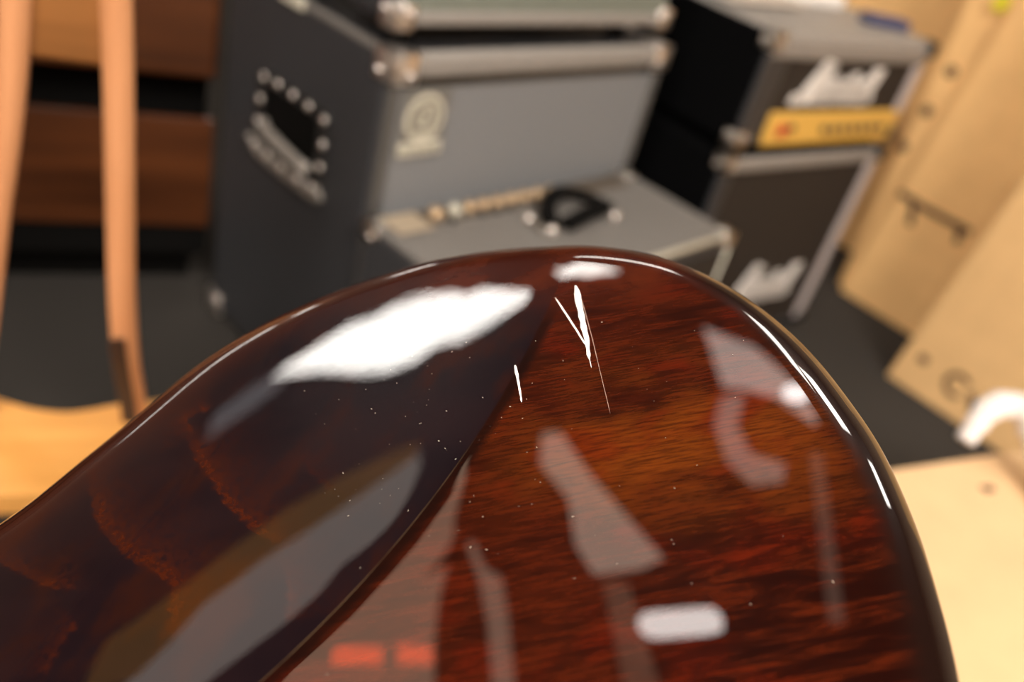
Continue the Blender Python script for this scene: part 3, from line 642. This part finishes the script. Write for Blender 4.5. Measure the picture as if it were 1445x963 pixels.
    # scale marks
# papers on the head
pp = box_bm(-.13, .13, -.07, .07, 0, .006, .002, 1)
for v in pp.verts: v.co.z += .004 * math.sin(v.co.x * 25) + .004
paper = from_bm('paper_sheet', pp, M_paper); tp = Vector((MX, MY, 0)) + Matrix.Rotation(MYAW, 3, 'Z') @ Vector((.17, .215, MH + .0035)); paper.location = tp; paper.rotation_euler = (0, 0, MYAW + .05)
tag(paper, 'cream paper lying on top of the gold panelled amplifier head', 'paper')
wb = box_bm(-.075, .075, -.05, .05, 0, .028, .006, 2)
pk = from_bm('string_packet', wb, M_white); tp = Vector((MX, MY, 0)) + Matrix.Rotation(MYAW, 3, 'Z') @ Vector((.405, .235, MH + .0035)); pk.location = tp; pk.rotation_euler = (0, 0, MYAW - .1)
tag(pk, 'small white packet on the amplifier head beside the cream paper', 'packet')
bk = box_bm(-.055, .055, -.022, .022, 0, .020, .004, 2)
bo = from_bm('blue_box', bk, M_blue); tp = Vector((MX, MY, 0)) + Matrix.Rotation(MYAW, 3, 'Z') @ Vector((.495, .085, MH + .0035)); bo.location = tp; bo.rotation_euler = (0, 0, MYAW - .35)
tag(bo, 'small dark blue box at right end of the amplifier head', 'box')

# ------------------------------------------------------------------ cardboard boxes on the right
def skew_box(name, loc, yaw, w_, d, h, skew, mat, label, group='flat cardboard boxes by the wall', lean=0.0):
    t = empty(name, loc, yaw, label, 'cardboard box', group)
    b = box_bm(0, w_, 0, d, 0, h, .004, 2)
    for v in b.verts: v.co.x += skew * v.co.z; v.co.y += lean * v.co.z
    from_bm('carton', b, mat, t)
    return t
BYAW = math.atan2(-.68, .733)
bf = skew_box('cardboard_box', (.86, 2.38, 0), BYAW, .75, .24, 1.32, -.045, M_card, 'tall darker cardboard box at the back beside the amplifier stack')
bb = skew_box('cardboard_box', tuple(Vector((.86, 2.38, 0)) + Matrix.Rotation(BYAW, 3, 'Z') @ Vector((-.62, .262, 0))), BYAW, .75, .22, 1.45, 0, M_card, 'tallest cardboard box, farthest back, half hidden behind the amplifier stack')
for (a, z) in ((.012, .635), (.003, .527), (-.012, .422)): from_bm('staple', sph_bm(.0155, Matrix.Translation((a, -.001, z)) @ Matrix.Diagonal((1, .25, 1, 1)), 10), M_ink, bf, True)
pr = bmesh.new()
from_bm('tape', box_bm(.30 - .045 * .5, .36 - .045 * .5, -.0012, .002, .002, 1.2), new_mat('brown_tape', (.55, .33, .14), .35, noise=.05, nscale=20), bf)
bm_ = skew_box('cardboard_box', tuple(Vector((.86, 2.38, 0)) + Matrix.Rotation(BYAW, 3, 'Z') @ Vector((.028, -.034, 0))), BYAW, .66, .030, 1.22, .068, M_card, 'thin flattened cardboard box with dark handle print, against the tall box')
b = bmesh.new()
stroke_bm([[(.060, .322), (.130, .318), (.255, .318)], [(.10, .318), (.115, .268)], [(.235, .318), (.245, .285)]], .017, -.0025, .001, bm=b)
for v in b.verts: v.co.x -= .028
from_bm('print', b, M_ink, bm_)
stk = from_bm('sticker', extrude_poly(ring_pts(.030 + .0, .818, .021, 20)[:-1], -.0015, .001), M_yellow, bm_); 
bn_ = skew_box('cardboard_box', (.904, 1.915, 0), BYAW, .80, .20, 1.15, .070, M_card2, 'light cardboard box nearest the camera on the right, with round print')
b = bmesh.new()
stroke_bm([ring_pts(.150, .080, .026, 14, .9, 5.2)], .011, -.0015, .001, bm=b); stroke_bm([[(.190, .078), (.205, .052), (.22, .07)]], .016, -.0015, .001, bm=b)
from_bm('print', b, M_ink, bn_)
from_bm('staple', sph_bm(.012, Matrix.Translation((.056, -.001, .089)) @ Matrix.Diagonal((1.2, .25, 1, 1)), 10), M_ink, bn_, True)
# low pale box at the bottom right
LY = math.atan2(.105, .167)
low = empty('cardboard_box', (.552, .998, 0), LY, 'low pale cardboard box with closed lid beside the guitar body', 'cardboard box')
from_bm('carton', box_bm(-.35, .45, -.50, 0, 0, .345, .004, 2), M_card3, low)
from_bm('lid', box_bm(-.351, .451, -.501, .001, .344, .350, .002, 1), M_card3, low)
from_bm('print', extrude_poly([(-.012, -.006), (.012, -.004), (.010, .006), (-.010, .007)], 0, .001), M_ink, low).matrix_local = Matrix.Translation((.118, -.058, .3505)) @ Matrix.Rotation(math.pi / 2, 4, 'X')
# curled white foam strip standing on the pale box
fp = smooth_path([(.657, 1.078, .374), (.666, 1.092, .395), (.676, 1.106, .414), (.697, 1.115, .428), (.723, 1.107, .432), (.743, 1.075, .420), (.757, 1.035, .396), (.768, .985, .3725), (.785, .93, .3725)], 8)
sc = [(.72 + .80 * min(1, i / 36)) + .06 * math.sin(i * .9) for i in range(len(fp))]
foam = from_bm('foam_strip', sweep_bm(fp, circ(.013, 12, .018), Vector((.5, -.8, 0)), sc), M_foam, None, True)
tag(foam, 'curled white foam strip standing on the low pale cardboard box', 'packing foam')

# ------------------------------------------------------------------ wooden sideboard on the left
sb = empty('sideboard', (-.8765, 1.2480, 0), .5414, 'red brown wooden sideboard with dark open slot, left of the bass cabinet', 'sideboard')
L0, L1 = -.95, .318
from_bm('plinth', box_bm(L0 + .03, L1 - .02, .10, .38, 0, .10), M_black, sb)
from_bm('carcass', box_bm(L0, L1, .10, .40, .10, .80, .003, 1), M_black, sb)
from_bm('carcass_panel', box_bm(L0, L1, .016, .10, .10, .34, .001, 1), M_black, sb)
from_bm('base_board', box_bm(L0, L1, .03, .15, .10, .168, .003, 1), M_black, sb)
xs = [L0, -.52, -.02, L1]
for a, c in ((L0, -.37), (-.367, L1)):
    d_ = from_bm('lower_drawer', box_bm(a, c, .0, .016, .168, .376, .002, 1), M_walnut, sb)
for a, c in ((L0, -.37), (-.367, L1)):
    from_bm('upper_drawer', box_bm(a, c, -.012, .15, .452, .70, .010, 3), M_walnut, sb)
from_bm('top_board', box_bm(L0 - .01, L1, -.02, .40, .80, .825, .004, 2), M_walnut, sb)
from_bm('upper_rail', box_bm(L0, L1, .0, .15, .70, .80, .003, 1), M_walnut, sb)

# ------------------------------------------------------------------ light wooden stand in front of it
st = empty('wooden_stand', (-.4179, .7933, 0), .45, 'light varnished wooden stand with two slender uprights and golden curved shelf', 'stand')
def upright(pts, half, dep):
    return sweep_bm(smooth_path([(x, y, z) for x, y, z in pts], 8), [(-half, -dep), (half, -dep), (half, dep), (-half, dep)], Vector((0, 1, 0)))
pr_ = [(-.004, 0, .0), (0.0, 0, .20), (-.002, 0, .27), (-.008, 0, .321), (-.0135, 0, .42), (-.015, 0, .526), (-.016, 0, .643), (-.018, 0, .744), (-.022, 0, .86)]
pl_ = [(-.205, 0, .0), (-.180, 0, .20), (-.168, 0, .297), (-.157, 0, .337), (-.142, 0, .431), (-.129, 0, .516), (-.116, 0, .594), (-.106, 0, .665), (-.099, 0, .735), (-.090, 0, .86)]
def bev_up(p, half, dep):
    b = upright(p, half, dep); bmesh.ops.bevel(b, geom=[e for e in b.edges if len(e.link_faces) == 2 and e.calc_face_angle(0) > 1.0], offset=.004, segments=2, affect='EDGES'); return b
ur = from_bm('upright', bev_up(pr_, .0135, .012), M_post, st, True)
from_bm('foot_plate', sweep_bm(smooth_path([(-.006, -.0135, .14), (-.004, -.0135, .22), (-.006, -.0135, .27), (-.013, -.0135, .321), (-.0185, -.0135, .372)], 6), [(-.0085, -.003), (.0085, -.003), (.0085, .003), (-.0085, .003)], Vector((0, 1, 0))), M_rose, ur)
from_bm('upright', bev_up(pl_, .0125, .012), M_post, st, True)
from_bm('top_rail', box_bm(-.098, -.018, -.006, .006, .682, .80, .005, 2), M_orange, st)
o_ = []
rear = [(-.24, .075), (-.195, .053), (-.148, .029), (-.113, .012), (-.078, .005), (-.048, .010), (-.017, .020), (.011, .024), (.06, .04)]
rear = [(v.x, v.y) for v in smooth_path([(a, c, 0) for a, c in rear], 6)]
outl = rear + [(.075, .02), (.075, -.13), (.05, -.155), (-.05, -.135), (-.125, -.132), (-.20, -.14), (-.245, -.12), (-.255, .05)]
b = bmesh.new(); A1 = [b.verts.new((x, y, .250)) for x, y in outl]; B1 = [b.verts.new((x, y, .222)) for x, y in outl]
b.faces.new(A1); b.faces.new(B1[::-1])
for i in range(len(outl)): b.faces.new((A1[i], B1[i], B1[(i + 1) % len(outl)], A1[(i + 1) % len(outl)]))
from_bm('shelf', b, M_seat, st)
for (lx, ly) in ((-.215, -.10), (.045, -.11)): from_bm('leg', sweep_bm([(lx, ly, .226), (lx * 1.06, ly - .01, 0)], circ(.012, 10)), M_post, st, True)
